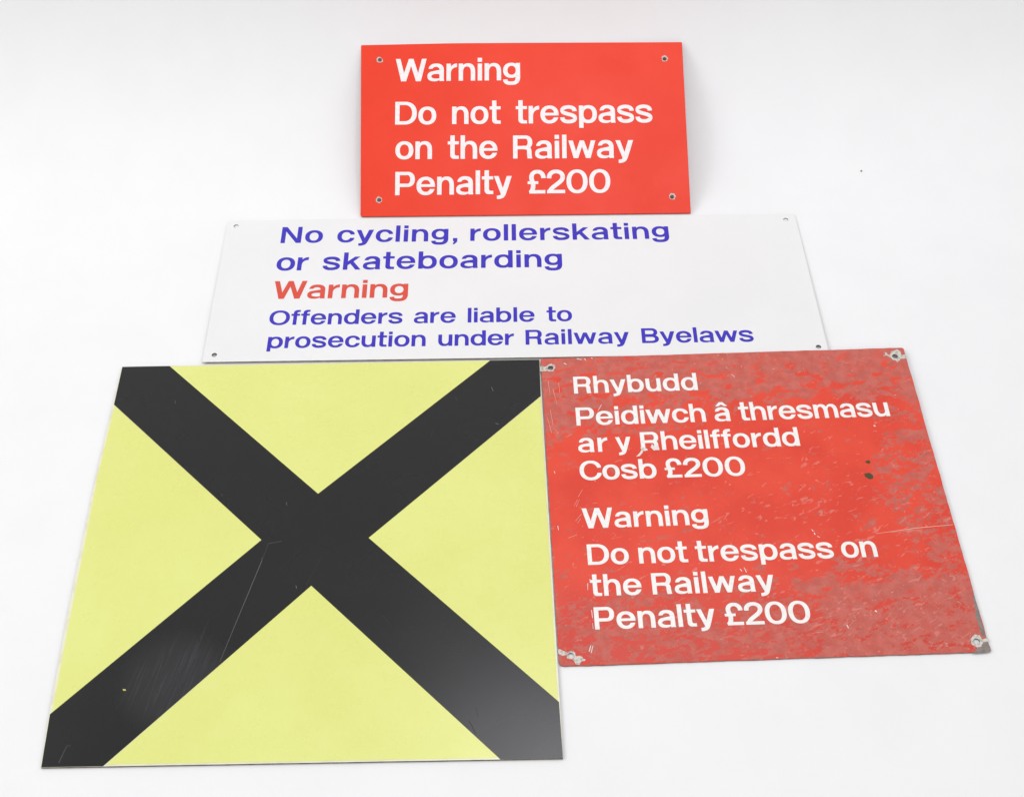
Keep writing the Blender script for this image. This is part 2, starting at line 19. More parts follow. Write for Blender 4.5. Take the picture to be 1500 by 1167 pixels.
GLYPHS = {"n":[0.72,0.062,0.062,[[7,12,7,762,193,762,194,693,238,728,281,752,331,767,381,773,450,772,506,762,556,741,600,711,638,672,668,625,691,569,706,506,713,412,713,8,531,7,526,12,526,425,515,500,493,556,475,581,456,600,438,613,413,624,363,631,331,629,306,623,281,612,263,599,244,580,227,556,205,500,193,425,193,12,188,7,13,7]]],"u":[0.72,0.062,0.062,[[106,71,72,112,44,162,25,214,12,275,7,356,7,762,193,762,194,344,205,269,228,212,244,190,263,171,281,158,306,147,331,141,363,139,413,146,438,157,456,170,475,189,492,212,515,269,523,306,526,350,526,756,529,762,713,763,713,8,531,7,526,12,525,78,475,37,444,21,413,9,350,-3,269,-2,225,5,181,20,144,41]]],"h":[0.72,0.062,0.062,[[7,12,7,1012,188,1014,193,1012,193,1006,194,693,250,736,281,752,313,763,381,773,469,770,531,753,588,721,631,680,668,625,697,550,706,506,712,456,713,12,713,8,706,7,531,7,526,12,526,425,515,500,493,556,475,581,456,600,438,613,413,624,363,631,331,629,306,623,281,612,263,599,244,580,227,556,205,500,193,425,193,12,188,7,13,7]]],"m":[1.12,0.062,0.062,[[7,12,7,762,193,762,194,690,249,737,275,752,306,764,338,770,375,773,413,772,450,767,500,749,544,719,581,679,613,626,644,675,664,700,694,727,725,747,756,760,794,770,831,773,881,771,931,761,981,736,1024,700,1056,656,1076,619,1092,575,1104,525,1111,475,1114,412,1113,8,931,7,927,12,927,425,918,500,899,556,870,600,838,624,819,630,794,633,750,627,731,618,713,603,684,562,664,506,654,419,654,12,650,7,469,7,466,12,466,425,458,500,439,556,413,598,394,615,375,625,356,631,331,633,288,626,269,616,250,601,221,556,202,500,194,425,193,12,188,7,13,7]]],"r":[0.465,0.062,0.025,[[7,12,7,762,193,762,194,631,196,637,200,638,244,687,275,712,306,732,344,749,381,761,456,772,458,612,369,593,331,578,300,560,269,534,244,506,224,475,208,437,198,400,194,356,193,12,188,7,13,7]]],"i":[0.2,0.062,0.062,[[7,12,7,750,13,754,188,754,193,750,193,744,193,12,188,7,13,7],[7,837,7,1006,13,1008,193,1006,193,837,188,831,13,831]]],"l":[0.2,0.062,0.062,[[7,12,7,1012,188,1014,193,1012,193,1006,193,12,188,7,13,7]]],"t":[0.49,0.025,0.025,[[163,56,144,80,131,102,121,131,117,156,117,619,113,626,13,626,7,631,7,756,113,759,116,762,117,1012,300,1014,304,1006,304,762,313,759,481,758,484,756,481,628,304,625,305,206,311,187,323,169,338,156,356,147,375,144,481,143,484,12,481,7,475,7,256,8,206,24,181,40]]],"f":[0.46,0.025,0.025,[[119,7,117,12,117,619,113,626,13,626,7,631,7,756,113,759,116,762,118,850,131,904,145,931,163,956,188,980,213,997,250,1014,288,1022,450,1023,454,1019,452,887,381,886,350,877,331,863,319,850,309,831,304,812,304,762,306,759,448,756,448,631,444,626,304,625,304,12,300,7]]],"o":[0.78,0.04,0.04,[[113,98,69,152,34,219,14,294,7,375,12,462,29,537,61,606,106,666,161,712,225,746,294,767,375,775,463,771,538,753,606,720,663,677,711,619,744,556,765,481,773,400,769,312,752,237,722,169,700,135,675,105,619,58,556,24,481,2,400,-5,313,0,238,19,169,53],[268,181,306,154,344,140,394,135,438,140,475,154,506,176,538,212,558,250,574,300,582,356,581,425,571,481,553,531,530,569,500,599,463,622,431,632,394,635,356,633,319,622,288,605,263,583,241,556,224,525,209,481,200,437,198,381,200,331,209,287,225,244,244,210]]],"O":[1.05,0.04,0.04,[[144,134,112,169,81,212,57,256,38,303,23,350,12,406,8,456,7,519,10,575,18,625,30,675,46,719,67,762,94,806,123,844,156,878,194,909,238,937,281,959,331,978,381,992,438,1001,556,1005,613,1001,663,993,713,980,761,962,806,941,844,918,883,887,919,853,950,815,976,775,999,731,1018,681,1031,631,1039,581,1043,469,1031,369,1018,319,1002,275,980,231,956,193,927,156,894,122,856,91,813,63,769,41,725,24,675,10,625,1,569,-5,506,-5,400,5,350,16,304,31,261,50,219,74,181,101],[305,219,356,179,419,150,488,137,563,137,630,150,688,175,738,212,782,262,816,325,838,400,846,481,842,575,825,650,797,712,757,769,706,813,650,843,594,859,525,864,456,859,400,843,350,817,306,783,268,737,237,681,215,612,204,537,205,456,215,387,234,325,264,269]]],"0":[0.9,0.04,0.04,[[144,113,116,144,89,181,50,256,22,344,9,437,8,550,21,650,34,700,50,744,70,787,93,825,144,887,206,937,275,974,350,996,438,1005,488,1004,538,998,619,976,656,960,694,937,731,910,768,875,798,837,823,800,845,756,862,712,876,662,886,612,892,556,893,487,890,425,883,369,870,312,853,262,833,219,807,175,779,137,749,106,713,75,675,51,638,31,594,15,550,4,506,-2,450,-5,394,-2,344,5,300,17,256,34,215,56,180,81],[299,194,344,160,369,148,400,138,463,134,519,143,569,168,613,206,647,256,675,319,693,394,700,481,696,581,681,662,654,731,618,787,594,812,570,831,519,857,475,865,419,865,375,855,339,837,306,812,273,775,246,731,225,681,209,619,201,556,200,475,206,400,219,337,240,281,268,231]]],"e":[0.79,0.04,0.04,[[113,99,66,156,32,225,13,300,7,381,13,469,32,544,66,612,110,669,169,716,231,748,306,768,388,775,475,770,550,751,619,718,675,673,702,644,728,606,748,569,762,531,774,487,781,444,783,387,781,343,200,342,196,337,202,300,214,262,229,231,250,200,275,175,300,158,331,144,363,137,400,135,431,138,463,145,488,157,513,173,538,197,575,255,763,255,766,250,762,237,738,181,713,140,681,103,625,56,556,21,481,1,400,-5,313,0,238,20,169,54],[201,462,206,458,581,458,589,462,579,500,563,537,544,565,519,592,494,610,463,625,431,632,394,635,356,632,325,624,294,608,269,590,244,562,225,532,211,500]]],"c":[0.75,0.04,0.025,[[113,98,69,152,34,219,14,294,7,375,12,462,29,537,61,606,106,666,161,712,225,746,294,767,375,775,463,771,538,753,606,720,663,677,707,625,741,562,743,494,738,488,575,484,570,487,556,525,534,562,513,588,488,608,456,624,425,633,388,635,350,632,319,622,288,605,261,581,237,550,219,512,206,472,199,425,198,375,200,331,209,287,222,250,238,219,262,187,288,165,319,148,350,138,388,135,425,137,456,146,488,162,513,182,533,206,552,237,569,277,738,274,743,269,743,212,714,156,675,105,619,58,556,24,481,2,400,-5,313,0,238,19,169,53]]],"C":[0.97,0.04,0.025,[[144,128,113,162,86,200,61,244,42,287,27,331,16,381,9,431,7,487,8,544,13,600,22,650,37,700,55,744,78,787,103,825,135,862,169,895,206,923,244,946,288,967,331,982,381,995,481,1005,594,1000,644,991,694,977,738,960,781,937,819,912,856,880,888,847,915,812,938,775,960,731,963,719,963,630,800,624,777,687,750,737,713,784,669,819,619,845,563,860,500,865,438,859,386,844,338,818,294,781,256,733,229,681,210,619,200,556,198,481,203,419,216,356,238,300,269,249,306,207,350,174,400,151,450,139,513,135,569,141,619,155,669,181,708,212,745,256,771,300,794,362,800,368,963,362,962,275,923,200,874,137,838,103,800,75,763,53,719,32,675,17,625,5,575,-2,519,-5,456,-4,406,1,356,11,306,26,263,44,219,69,181,95]]],"s":[0.73,0.04,0.04,[[78,81,80,87,69,90,55,106,55,112,44,122,34,137,35,144,25,155,17,175,19,178,31,181,19,183,13,187,7,212,13,216,35,219,6,222,3,244,6,248,188,262,194,256,194,249,173,244,194,240,194,235,185,231,197,225,186,219,203,206,200,196,206,200,213,190,218,187,217,175,225,182,246,169,250,160,256,165,262,162,269,152,275,158,283,156,288,132,290,150,294,153,309,150,313,129,314,144,318,150,331,149,335,144,338,96,340,144,344,148,356,148,363,144,381,148,392,144,394,56,395,144,400,149,413,150,416,144,419,111,422,150,442,150,444,121,444,150,450,155,457,156,463,149,469,159,481,160,494,168,500,163,506,174,514,175,519,182,525,179,531,189,538,181,544,189,550,184,556,192,563,184,581,197,600,200,575,202,563,194,560,200,569,208,588,210,713,211,719,211,723,206,720,181,711,175,717,169,711,150,706,144,700,146,694,144,707,137,694,115,681,112,688,106,666,81,635,56,594,32,588,37,581,27,563,20,556,32,554,25,556,19,550,15,525,11,519,6,500,5,491,0,433,-6,431,36,430,-6,406,-10,402,-6,400,30,398,-6,394,-10,369,-10,363,-6,363,68,362,-6,356,-11,338,-11,332,-6,334,31,331,75,330,-6,319,-10,300,-8,294,15,292,0,288,-7,250,-1,231,3,225,13,219,7,198,12,194,25,188,16,165,25,163,36,156,29,138,39,131,49,125,45,109,56],[72,425,50,450,55,456,44,459,31,481,36,487,26,494,18,519,37,525,19,527,16,531,13,556,19,560,181,559,189,556,188,537,194,534,200,540,213,525,219,527,225,517,233,519,237,512,235,506,238,501,240,512,244,514,275,502,281,492,288,498,301,494,306,488,313,490,323,487,331,478,338,484,350,480,354,475,356,463,363,477,388,468,406,465,411,462,413,446,419,462,439,456,444,449,450,454,464,450,468,444,469,429,471,444,475,446,488,443,497,437,500,431,506,438,550,423,556,412,563,418,576,412,581,406,578,400,581,395,584,400,581,406,588,407,606,398,613,389,619,391,633,381,637,375,632,369,638,368,644,374,669,351,685,331,688,323,694,319,707,294,706,289,692,287,700,285,706,287,712,281,719,256,722,219,719,215,538,216,533,219,538,223,563,225,548,231,548,237,538,248,531,243,525,248,513,262,515,269,513,273,511,262,506,262,496,269,494,277,488,272,480,275,475,287,469,279,456,286,406,298,400,305,394,302,377,306,375,325,369,309,350,314,344,323,338,317,325,320,320,325,319,340,316,325,313,323,288,333,269,335,265,337,263,351,256,339,213,352,206,363,200,355,156,372,150,379,144,378,131,384,126,387,128,394,125,396,119,391,105,400,100,406,103,412,100,414,94,407],[43,225,56,223,78,225,63,227],[87,231,100,229,122,231,106,234],[571,231,588,229,602,231,588,234],[130,237,144,235,165,237,150,240],[610,237,625,235,641,237,625,240],[648,244,663,241,680,244,669,246],[687,250,700,248,719,250,706,252],[13,569,15,587,21,600,18,606,25,627,36,631,29,637,40,656,48,662,48,669,63,686,69,683,71,694,93,712,113,725,119,717,122,719,119,725,124,731,138,738,144,733,149,744,194,760,200,754,206,763,225,767,231,756,235,769,256,773,261,769,263,760,269,775,288,777,294,773,306,779,325,780,329,775,331,697,333,775,338,781,394,780,399,775,400,767,401,775,406,780,425,778,429,775,431,757,435,775,438,777,456,774,461,769,463,752,465,769,469,772,488,768,493,762,494,748,496,762,500,765,525,756,523,750,525,742,531,756,550,749,555,744,554,737,556,734,563,744,586,731,585,725,588,723,594,728,625,706,640,694,640,687,650,684,664,669,694,622,703,600,695,594,706,589,713,562,702,556,713,554,715,550,716,531,713,523,529,512,527,525,531,529,554,531,525,536,525,539,541,544,525,550,525,565,519,565,502,587,502,594,494,592,491,594,488,604,481,599,475,606,463,607,457,612,456,629,454,612,450,612,438,618,418,619,413,643,410,625,406,620,389,625,388,637,386,625,381,622,363,625,363,702,362,625,356,622,344,622,340,625,338,670,335,625,331,621,319,620,313,625,313,633,306,620,294,617,288,632,285,619,281,615,238,603,231,606,225,597,219,597,213,589,204,594,200,586,189,600,183,600,184,594,181,591,175,597,156,580,135,575,163,574,175,586,175,577,169,567,150,565,19,565],[153,550,169,546,181,534,187,537,187,544,183,550,169,552],[563,537,581,535,601,537,581,540],[610,544,625,541,647,544,631,546],[656,550,675,548,693,550,675,553]]],"2":[0.77,0.04,0.04,[[7,12,7,144,13,149,61,150,53,156,88,212,93,212,98,225,113,243,119,240,122,244,119,250,163,294,169,291,172,294,169,300,188,316,194,316,198,325,213,337,244,361,250,360,253,369,338,432,344,429,347,431,346,437,400,478,413,483,413,487,431,502,438,502,445,512,488,549,494,550,495,556,506,567,517,569,514,575,525,588,531,590,538,604,548,612,550,624,560,631,557,637,567,650,564,656,568,662,569,676,596,681,575,684,570,687,570,694,575,698,763,697,765,694,763,662,756,658,736,656,756,654,760,650,753,619,742,612,749,606,738,577,725,577,734,569,719,543,708,537,711,531,694,507,688,509,683,506,688,500,669,478,663,478,659,475,660,469,631,440,613,424,606,423,600,412,581,397,575,398,569,387,550,373,544,373,536,362,513,348,503,337,450,299,444,302,441,300,443,294,413,273,388,252,381,255,377,244,363,232,352,231,353,225,331,211,313,191,301,194,305,187,302,181,294,173,288,172,275,153,269,153,266,150,756,149,764,144,763,8,13,7],[-2,644,0,677,40,681,6,684,1,687,6,725,25,723,35,725,13,727,9,731,16,762,31,803,41,812,39,819,53,844,61,850,61,856,85,887,138,935,147,937,150,944,175,959,181,954,183,962,188,965,213,976,219,970,225,981,250,989,256,987,265,994,294,1000,300,980,302,1000,331,1005,375,1008,421,1006,425,964,427,1000,431,1006,475,1001,532,987,537,981,535,975,538,968,539,981,550,982,569,974,575,962,581,969,619,950,675,909,720,856,712,850,725,847,737,825,735,819,744,810,752,787,746,781,756,772,763,737,765,706,763,703,575,702,571,706,571,712,575,716,602,719,575,720,569,724,572,731,569,733,566,744,569,748,579,750,563,752,561,756,569,764,556,767,560,775,548,781,551,787,582,819,581,825,544,788,538,794,538,806,531,800,507,819,509,825,506,830,500,822,494,826,489,831,488,843,481,831,465,837,463,842,456,839,438,845,419,846,415,850,413,868,411,850,406,847,388,850,388,928,386,850,363,846,358,850,356,869,354,850,350,846,331,844,313,837,306,840,297,831,256,807,245,806,249,800,234,787,231,779,225,776,219,778,218,775,224,769,219,758,209,756,215,750,213,745,198,737,207,731,202,719,199,700,194,694,181,696,170,694,194,693,196,687,194,666,188,662,193,656,192,637,188,633],[692,662,713,660,727,662,706,665],[120,669,150,666,175,669,144,671],[648,669,669,666,683,669,663,671],[53,675,81,673,107,675,75,677],[604,675,625,673,640,675,619,677],[612,725,631,723,653,725,631,727],[663,731,681,729,703,731,688,734],[713,737,731,735,754,737,738,740]]],"£":[0.76,0.04,0.04,[[81,7,76,12,76,62,49,100,76,125,76,144,81,148,94,152,100,164,108,169,106,176,113,181,119,179,123,181,113,183,111,187,114,194,127,200,118,206,120,212,131,219,123,225,125,231,137,237,128,244,129,250,146,256,132,262,132,269,138,274,165,275,138,277,135,281,138,314,190,319,144,321,138,324,138,332,144,337,235,337,144,339,138,343,138,365,208,369,138,371,138,392,175,394,138,394,131,406,13,406,7,412,7,519,13,524,100,524,97,537,109,544,94,548,90,562,103,569,88,571,83,587,88,594,81,597,77,619,81,623,98,625,75,630,73,650,81,654,107,656,75,659,72,662,74,737,88,798,106,800,94,802,91,806,100,829,110,837,107,844,119,863,129,869,127,875,141,894,169,922,194,899,199,900,176,925,205,950,231,964,235,962,238,954,240,956,238,969,263,980,269,972,271,981,275,984,331,1000,375,1006,379,1000,381,960,384,1006,413,1008,416,1006,418,1000,417,850,400,846,396,850,394,877,391,850,388,845,372,844,369,867,368,844,356,838,350,847,348,837,338,831,331,839,327,825,319,824,313,815,303,812,304,806,300,802,294,804,291,800,294,794,283,787,286,781,281,776,275,778,273,775,280,769,275,763,269,765,263,762,269,760,275,762,275,756,265,744,270,737,267,719,263,713,238,715,214,712,263,711,266,700,263,689,168,687,263,686,266,681,263,671,212,669,263,667,267,662,267,656,263,652,238,650,269,646,269,632,245,631,256,629,269,631,273,625,277,600,275,595,259,594,281,592,284,581,281,577,270,575,288,572,291,562,286,556,294,552,299,537,289,531,300,529,306,524,450,523,454,519,454,412,450,407,331,406,331,313,218,312,331,311,330,287,325,283,288,281,325,279,329,275,325,254,307,250,319,248,325,244,321,225,313,219,319,212,306,165,290,162,300,160,303,156,302,150,306,149,738,149,743,144,744,12,738,7],[263,256,281,254,299,256,281,259],[218,262,238,260,254,262,231,265],[173,269,194,266,209,269,188,271],[218,287,250,285,274,287,244,290],[149,294,181,291,205,294,175,296],[229,375,269,373,314,375,275,377],[186,400,206,397,228,400,206,402],[106,631,119,629,141,631,125,634],[150,637,169,635,185,637,169,640],[194,644,213,641,229,644,213,646],[575,649,572,700,575,704,597,706,575,707,569,711,567,719,570,725,563,736,561,744,563,749,575,750,556,754,555,762,546,775,549,781,539,787,537,794,529,800,525,806,528,812,519,811,513,819,515,825,513,827,506,821,500,829,488,833,482,837,481,850,475,838,469,840,464,844,463,861,457,844,450,845,444,850,444,895,442,850,431,847,421,850,421,1000,421,1006,425,1008,453,1006,456,967,459,1000,463,1006,491,1000,494,984,500,1000,526,994,531,985,538,991,563,982,591,969,600,958,606,960,630,944,622,931,625,930,638,940,687,894,683,887,694,885,710,862,707,856,718,850,732,825,721,819,731,818,738,812,747,787,737,781,750,778,759,744,756,739,732,737,744,735,756,737,762,731,765,700,763,695,713,694,763,693,768,687,769,661,763,657],[125,662,156,660,195,662,163,665],[577,681,600,679,632,681,606,684],[645,687,669,685,700,687,675,690],[150,719,175,716,201,719,175,721],[85,725,113,723,137,725,106,727]]],"a":[0.745,0.04,0.04,[[64,69,35,106,18,144,10,187,10,244,18,287,35,325,59,356,94,386,131,406,175,422,525,493,531,506,713,505,713,94,721,69,725,7,531,7,526,12,525,59,472,25,406,3,331,-6,244,-4,188,5,142,19,100,40],[200,163,225,145,256,131,294,120,338,112,388,109,438,110,481,115,525,124,526,300,463,314,381,317,313,310,250,293,207,269,194,256,181,237,176,219,177,200,185,181],[60,537,68,587,88,637,119,681,163,720,213,747,269,765,331,775,413,776,481,769,538,755,588,732,631,701,666,662,691,619,706,569,712,512,706,507,531,507,512,556,481,594,463,608,438,620,413,628,381,631,331,628,288,614,252,587,219,545]]],"â":[0.745,0.04,0.04,[[64,69,35,106,18,144,10,187,10,244,18,287,35,325,59,356,94,386,131,406,175,422,525,493,531,506,713,505,713,94,721,69,725,7,531,7,526,12,525,59,472,25,406,3,331,-6,244,-4,188,5,142,19,100,40],[200,163,225,145,256,131,294,120,338,112,388,109,438,110,481,115,525,124,526,300,463,314,381,317,313,310,250,293,207,269,194,256,181,237,176,219,177,200,185,181],[60,537,68,587,88,637,119,681,163,720,213,747,269,765,331,775,413,776,481,769,538,755,588,732,631,701,666,662,691,619,706,569,712,512,706,507,531,507,512,556,481,594,463,608,438,620,413,628,381,631,331,628,288,614,252,587,219,545],[106,837,300,1050,306,1054,469,1052,664,837,513,836,388,925,381,925,256,836]]],"b":[0.78,0.062,0.04,[[7,12,7,1012,188,1014,193,1012,193,1006,194,718,244,745,300,764,356,773,425,775,481,770,538,756,588,735,633,706,675,669,706,630,734,581,754,531,767,475,773,419,773,350,765,287,753,237,738,196,717,156,690,119,661,87,625,58,588,35,550,19,506,5,463,-2,413,-5,356,-3,313,3,275,13,238,28,194,50,193,12,188,7,13,7],[269,181,306,154,344,140,388,135,431,138,469,151,504,175,533,206,556,248,573,300,581,356,580,425,571,481,552,531,529,569,500,599,463,622,431,632,394,635,356,633,319,622,288,604,263,582,242,556,225,525,209,481,201,437,199,381,201,331,210,287,225,245,244,211]]],"d":[0.78,0.04,0.062,[[113,94,71,144,38,206,18,269,8,344,8,431,20,506,43,575,79,637,124,687,175,725,238,754,300,770,381,775,456,769,524,750,581,721,586,725,586,731,586,1012,771,1012,774,1006,774,12,769,7,588,8,586,44,581,49,525,20,463,2,394,-5,313,-2,256,10,200,31,156,57],[269,181,306,154,344,140,388,135,431,138,469,151,504,175,533,206,556,248,573,300,581,356,580,425,571,481,552,531,529,569,500,599,463,622,431,632,394,635,356,633,319,622,288,604,263,582,242,556,225,525,209,481,201,437,199,381,201,331,210,287,225,245,244,211]]],"p":[0.78,0.062,0.04,[[7,-200,7,762,193,762,194,718,250,748,306,765,369,774,444,774,494,767,538,756,581,738,619,716,675,669,717,612,749,544,768,469,773,375,765,287,744,212,709,144,668,94,613,50,551,19,488,2,406,-5,325,1,259,19,194,50,193,-200,188,-204,13,-204],[269,181,306,154,344,140,388,135,431,138,469,151,504,175,533,206,556,248,573,300,581,356,580,425,571,481,552,531,529,569,500,599,463,622,431,632,394,635,356,633,319,622,288,604,263,582,242,556,225,525,209,481,201,437,199,381,201,331,210,287,225,245,244,211]]],"g":[0.74,0.04,0.062,[[69,-123,44,-96,30,-75,30,-69,23,-63,13,-36,28,-31,13,-30,4,-6,6,6,19,4,39,6,25,9,6,6,1,12,0,33,190,50,193,37,171,31,194,27,194,23,182,19,194,12,195,6,188,0,188,-6,194,-11,200,-6,195,-13,195,-19,206,-17,218,-25,216,-31,219,-38,225,-28,238,-36,252,-38,256,-41,269,-41,273,-44,275,-70,279,-44,294,-44,299,-50,300,-94,302,-50,306,-46,330,-50,331,-66,332,-50,338,-47,363,-49,388,-47,392,-50,394,-73,396,-50,400,-47,419,-44,423,-50,425,-62,431,-42,444,-40,450,-46,454,-38,475,-30,481,-25,488,-27,494,-16,500,-17,503,-13,502,-6,510,0,513,12,519,10,521,12,515,19,525,31,522,37,525,46,540,50,528,56,531,71,537,75,534,87,537,106,546,112,539,119,541,144,538,148,475,123,406,111,325,109,250,120,200,135,156,157,119,183,82,219,51,262,27,312,12,369,7,425,9,494,20,550,39,600,70,650,110,694,156,727,213,753,275,769,350,775,425,771,488,757,544,733,550,764,731,764,733,756,733,200,737,187,735,131,731,93,715,87,725,86,730,81,722,44,713,37,720,31,711,0,706,-5,695,-6,707,-13,694,-42,683,-50,686,-56,669,-83,660,-88,661,-94,638,-119,631,-115,630,-125,606,-143,600,-141,596,-150,569,-164,563,-158,559,-169,531,-179,525,-172,519,-183,494,-189,488,-186,475,-193,450,-197,446,-194,444,-165,442,-194,438,-199,413,-201,369,-202,364,-200,363,-125,361,-200,350,-202,328,-200,325,-101,323,-194,322,-200,319,-202,292,-200,288,-187,287,-194,281,-199,263,-197,258,-194,256,-171,253,-194,250,-196,231,-193,226,-188,225,-167,223,-188,219,-190,200,-187,194,-181,194,-165,192,-181,188,-183,169,-178,138,-166,132,-163,134,-156,131,-153,125,-161,106,-150,100,-141,94,-142],[47,12,63,10,81,12,69,15],[89,19,106,16,122,19,106,21],[130,25,144,23,163,25,150,27],[665,94,688,91,706,94,681,96],[615,100,638,98,656,100,631,102],[245,294,275,270,306,255,344,246,388,245,425,252,456,264,488,287,510,312,531,350,542,387,546,431,544,481,536,519,520,556,500,585,475,608,444,626,413,635,375,639,338,637,306,629,275,614,250,595,231,574,214,544,200,506,194,469,194,425,198,387,209,350,225,319]]],"k":[0.755,0.062,0.012,[[7,12,7,1012,193,1012,194,487,475,761,481,764,697,762,425,481,431,476,739,12,738,7,525,7,300,356,194,269,193,12,188,7,13,7]]],"y":[0.77,0.012,0.012,[[134,-206,131,-63,156,-60,159,-63,163,-139,165,-63,181,-59,194,-62,200,-57,231,-52,238,-70,239,-50,275,-34,288,-14,292,-13,290,-6,298,0,297,12,11,762,207,762,381,265,388,264,422,362,425,368,441,369,427,375,428,381,549,762,756,764,756,756,618,319,613,312,612,300,513,17,503,6,506,0,498,-19,494,-23,485,-25,493,-31,481,-54,471,-56,476,-63,465,-81,444,-108,438,-109,434,-119,413,-138,394,-152,384,-150,386,-156,363,-170,358,-169,356,-160,353,-163,356,-169,350,-175,338,-180,331,-179,306,-190,300,-185,293,-194,275,-198,269,-189,262,-200,244,-203,238,-195,236,-200,225,-205,175,-209,171,-206,170,-200,169,-174,167,-206,138,-209],[312,-38,350,-75,351,-69,319,-37,313,-32]]],"w":[1.16,0.012,0.012,[[225,7,11,762,200,762,325,316,331,303,488,757,494,764,669,764,831,303,961,762,1151,762,937,12,931,7,750,7,744,9,581,500,575,489,417,12,413,7]]],"W":[1.34,0.012,0.012,[[250,7,10,987,13,993,206,993,211,987,369,365,569,990,575,994,769,993,969,373,975,373,1131,993,1325,993,1330,987,1091,12,1088,7,881,7,675,667,669,679,462,12,456,7]]],"N":[0.89,0.062,0.062,[[7,12,6,987,13,993,219,993,225,988,694,283,696,294,696,987,700,993,881,993,884,987,884,12,881,7,669,7,200,711,195,712,194,719,193,12,188,7,13,7]]],"D":[0.94,0.062,0.04,[[7,12,6,987,13,993,425,993,531,986,600,970,669,945,731,911,785,869,816,837,844,804,869,766,890,725,907,681,919,637,928,587,932,537,930,425,922,375,911,331,895,287,874,244,847,200,816,162,763,112,700,71,631,40,550,18,494,10,431,7,13,7],[194,150,438,148,481,152,519,161,569,181,613,210,650,246,681,290,711,356,727,425,731,512,724,594,704,662,675,720,631,774,581,812,525,837,463,850,193,850]]],"P":[0.84,0.062,0.04,[[7,12,6,987,13,993,556,992,600,986,644,974,683,956,721,931,766,887,798,837,820,781,831,719,833,644,823,575,801,512,770,462,735,425,694,395,650,374,600,359,525,352,194,350,193,12,188,7,13,7],[194,494,494,494,525,490,556,496,581,512,604,537,620,569,631,606,636,650,635,706,628,750,615,787,596,819,569,842,550,851,531,855,494,851,194,850]]],"R":[0.835,0.062,0.062,[[7,12,6,987,13,993,556,992,600,986,644,974,683,956,719,933,760,894,789,850,810,800,821,744,822,656,807,587,794,554,775,522,753,494,727,469,742,450,740,444,750,438,762,419,758,412,769,403,777,381,775,377,757,375,775,374,780,369,784,350,788,310,762,306,788,304,790,281,788,277,759,275,788,273,791,256,788,245,662,244,788,243,791,237,791,225,788,221,719,219,788,217,792,212,793,200,788,196,738,194,788,192,794,188,794,172,738,169,794,167,798,131,794,127,776,125,800,119,804,87,800,84,782,81,800,79,806,75,806,66,799,62,809,56,816,25,813,21,798,19,813,17,819,14,819,9,800,7,788,15,774,12,769,7,706,7,688,15,672,12,669,8,619,7,615,19,631,25,613,31,611,44,624,50,609,56,607,69,615,75,605,81,605,100,601,112,600,130,652,131,625,134,600,132,597,150,600,154,640,156,600,158,596,162,595,175,600,180,613,181,600,183,596,187,594,208,600,211,692,212,594,215,594,234,628,237,594,240,591,262,594,266,714,269,594,271,591,287,594,292,618,294,594,296,591,300,593,319,589,325,604,331,587,337,588,346,594,341,602,344,592,356,598,362,581,378,575,370,569,382,563,378,557,381,556,397,550,384,539,387,538,402,531,389,519,391,513,401,506,393,494,394,488,401,475,396,463,397,456,401,444,397,425,397,419,402,194,400,193,12,188,7,13,7],[631,56,644,54,662,56,650,59],[669,62,681,60,699,62,688,65],[707,69,719,66,737,69,725,71],[744,75,756,73,775,75,763,77],[624,81,638,79,660,81,644,84],[669,87,688,85,705,87,688,90],[713,94,731,91,750,94,731,96],[758,100,775,98,794,100,775,102],[614,106,631,104,657,106,638,109],[668,112,688,110,711,112,694,115],[722,119,744,116,765,119,744,121],[665,137,688,135,718,137,694,140],[731,144,756,141,784,144,763,146],[656,162,688,160,722,162,694,165],[634,187,675,185,717,187,675,190],[642,300,688,298,738,300,694,302],[595,319,613,316,633,319,619,321],[643,325,663,323,681,325,663,328],[690,331,706,329,728,331,713,334],[737,337,756,335,776,337,756,340],[194,544,419,544,425,552,431,552,525,547,531,542,538,546,550,545,569,554,588,570,606,597,617,625,625,662,626,706,623,744,613,781,600,809,588,825,569,841,550,850,531,854,194,850]]],"B":[0.865,0.062,0.04,[[7,12,6,987,13,993,544,992,594,984,638,972,675,955,713,931,750,895,777,856,795,812,806,762,806,687,799,650,789,619,773,587,756,562,706,512,758,481,798,444,829,400,848,350,856,294,852,225,836,175,806,126,763,82,713,51,656,28,588,12,513,7,13,7],[194,150,513,149,550,153,581,162,623,187,640,206,652,225,660,250,663,275,662,300,656,325,643,350,619,376,588,395,550,407,513,411,200,412,193,406],[194,600,500,598,531,601,556,609,575,620,594,638,606,657,616,681,621,706,621,737,618,762,609,787,594,812,575,830,550,843,525,850,194,850]]],",":[0.2,0.062,0.062,[[7,-181,7,-131,65,0,64,6,13,7,7,12,6,187,13,193,188,193,193,187,193,-25,191,-31,69,-181,63,-184]]]}

S = bpy.context.scene
COL = S.collection

# ------------------------------------------------------------------ camera, world, lamps, exposure
cam = bpy.data.objects.new('camera', bpy.data.cameras.new('camera'))
COL.objects.link(cam)
m = Matrix([[CAM['x'][i], CAM['y'][i], CAM['z'][i], CAM['loc'][i]] for i in range(3)] + [[0, 0, 0, 1]])
cam.matrix_world = m
cam.data.sensor_width = 36.0
cam.data.lens = 1900 / 1500 * 36.0
cam.data.clip_start = 0.02
cam.data.clip_end = 60
S.camera = cam

w = bpy.data.worlds.new('World')
S.world = w
w.use_nodes = True
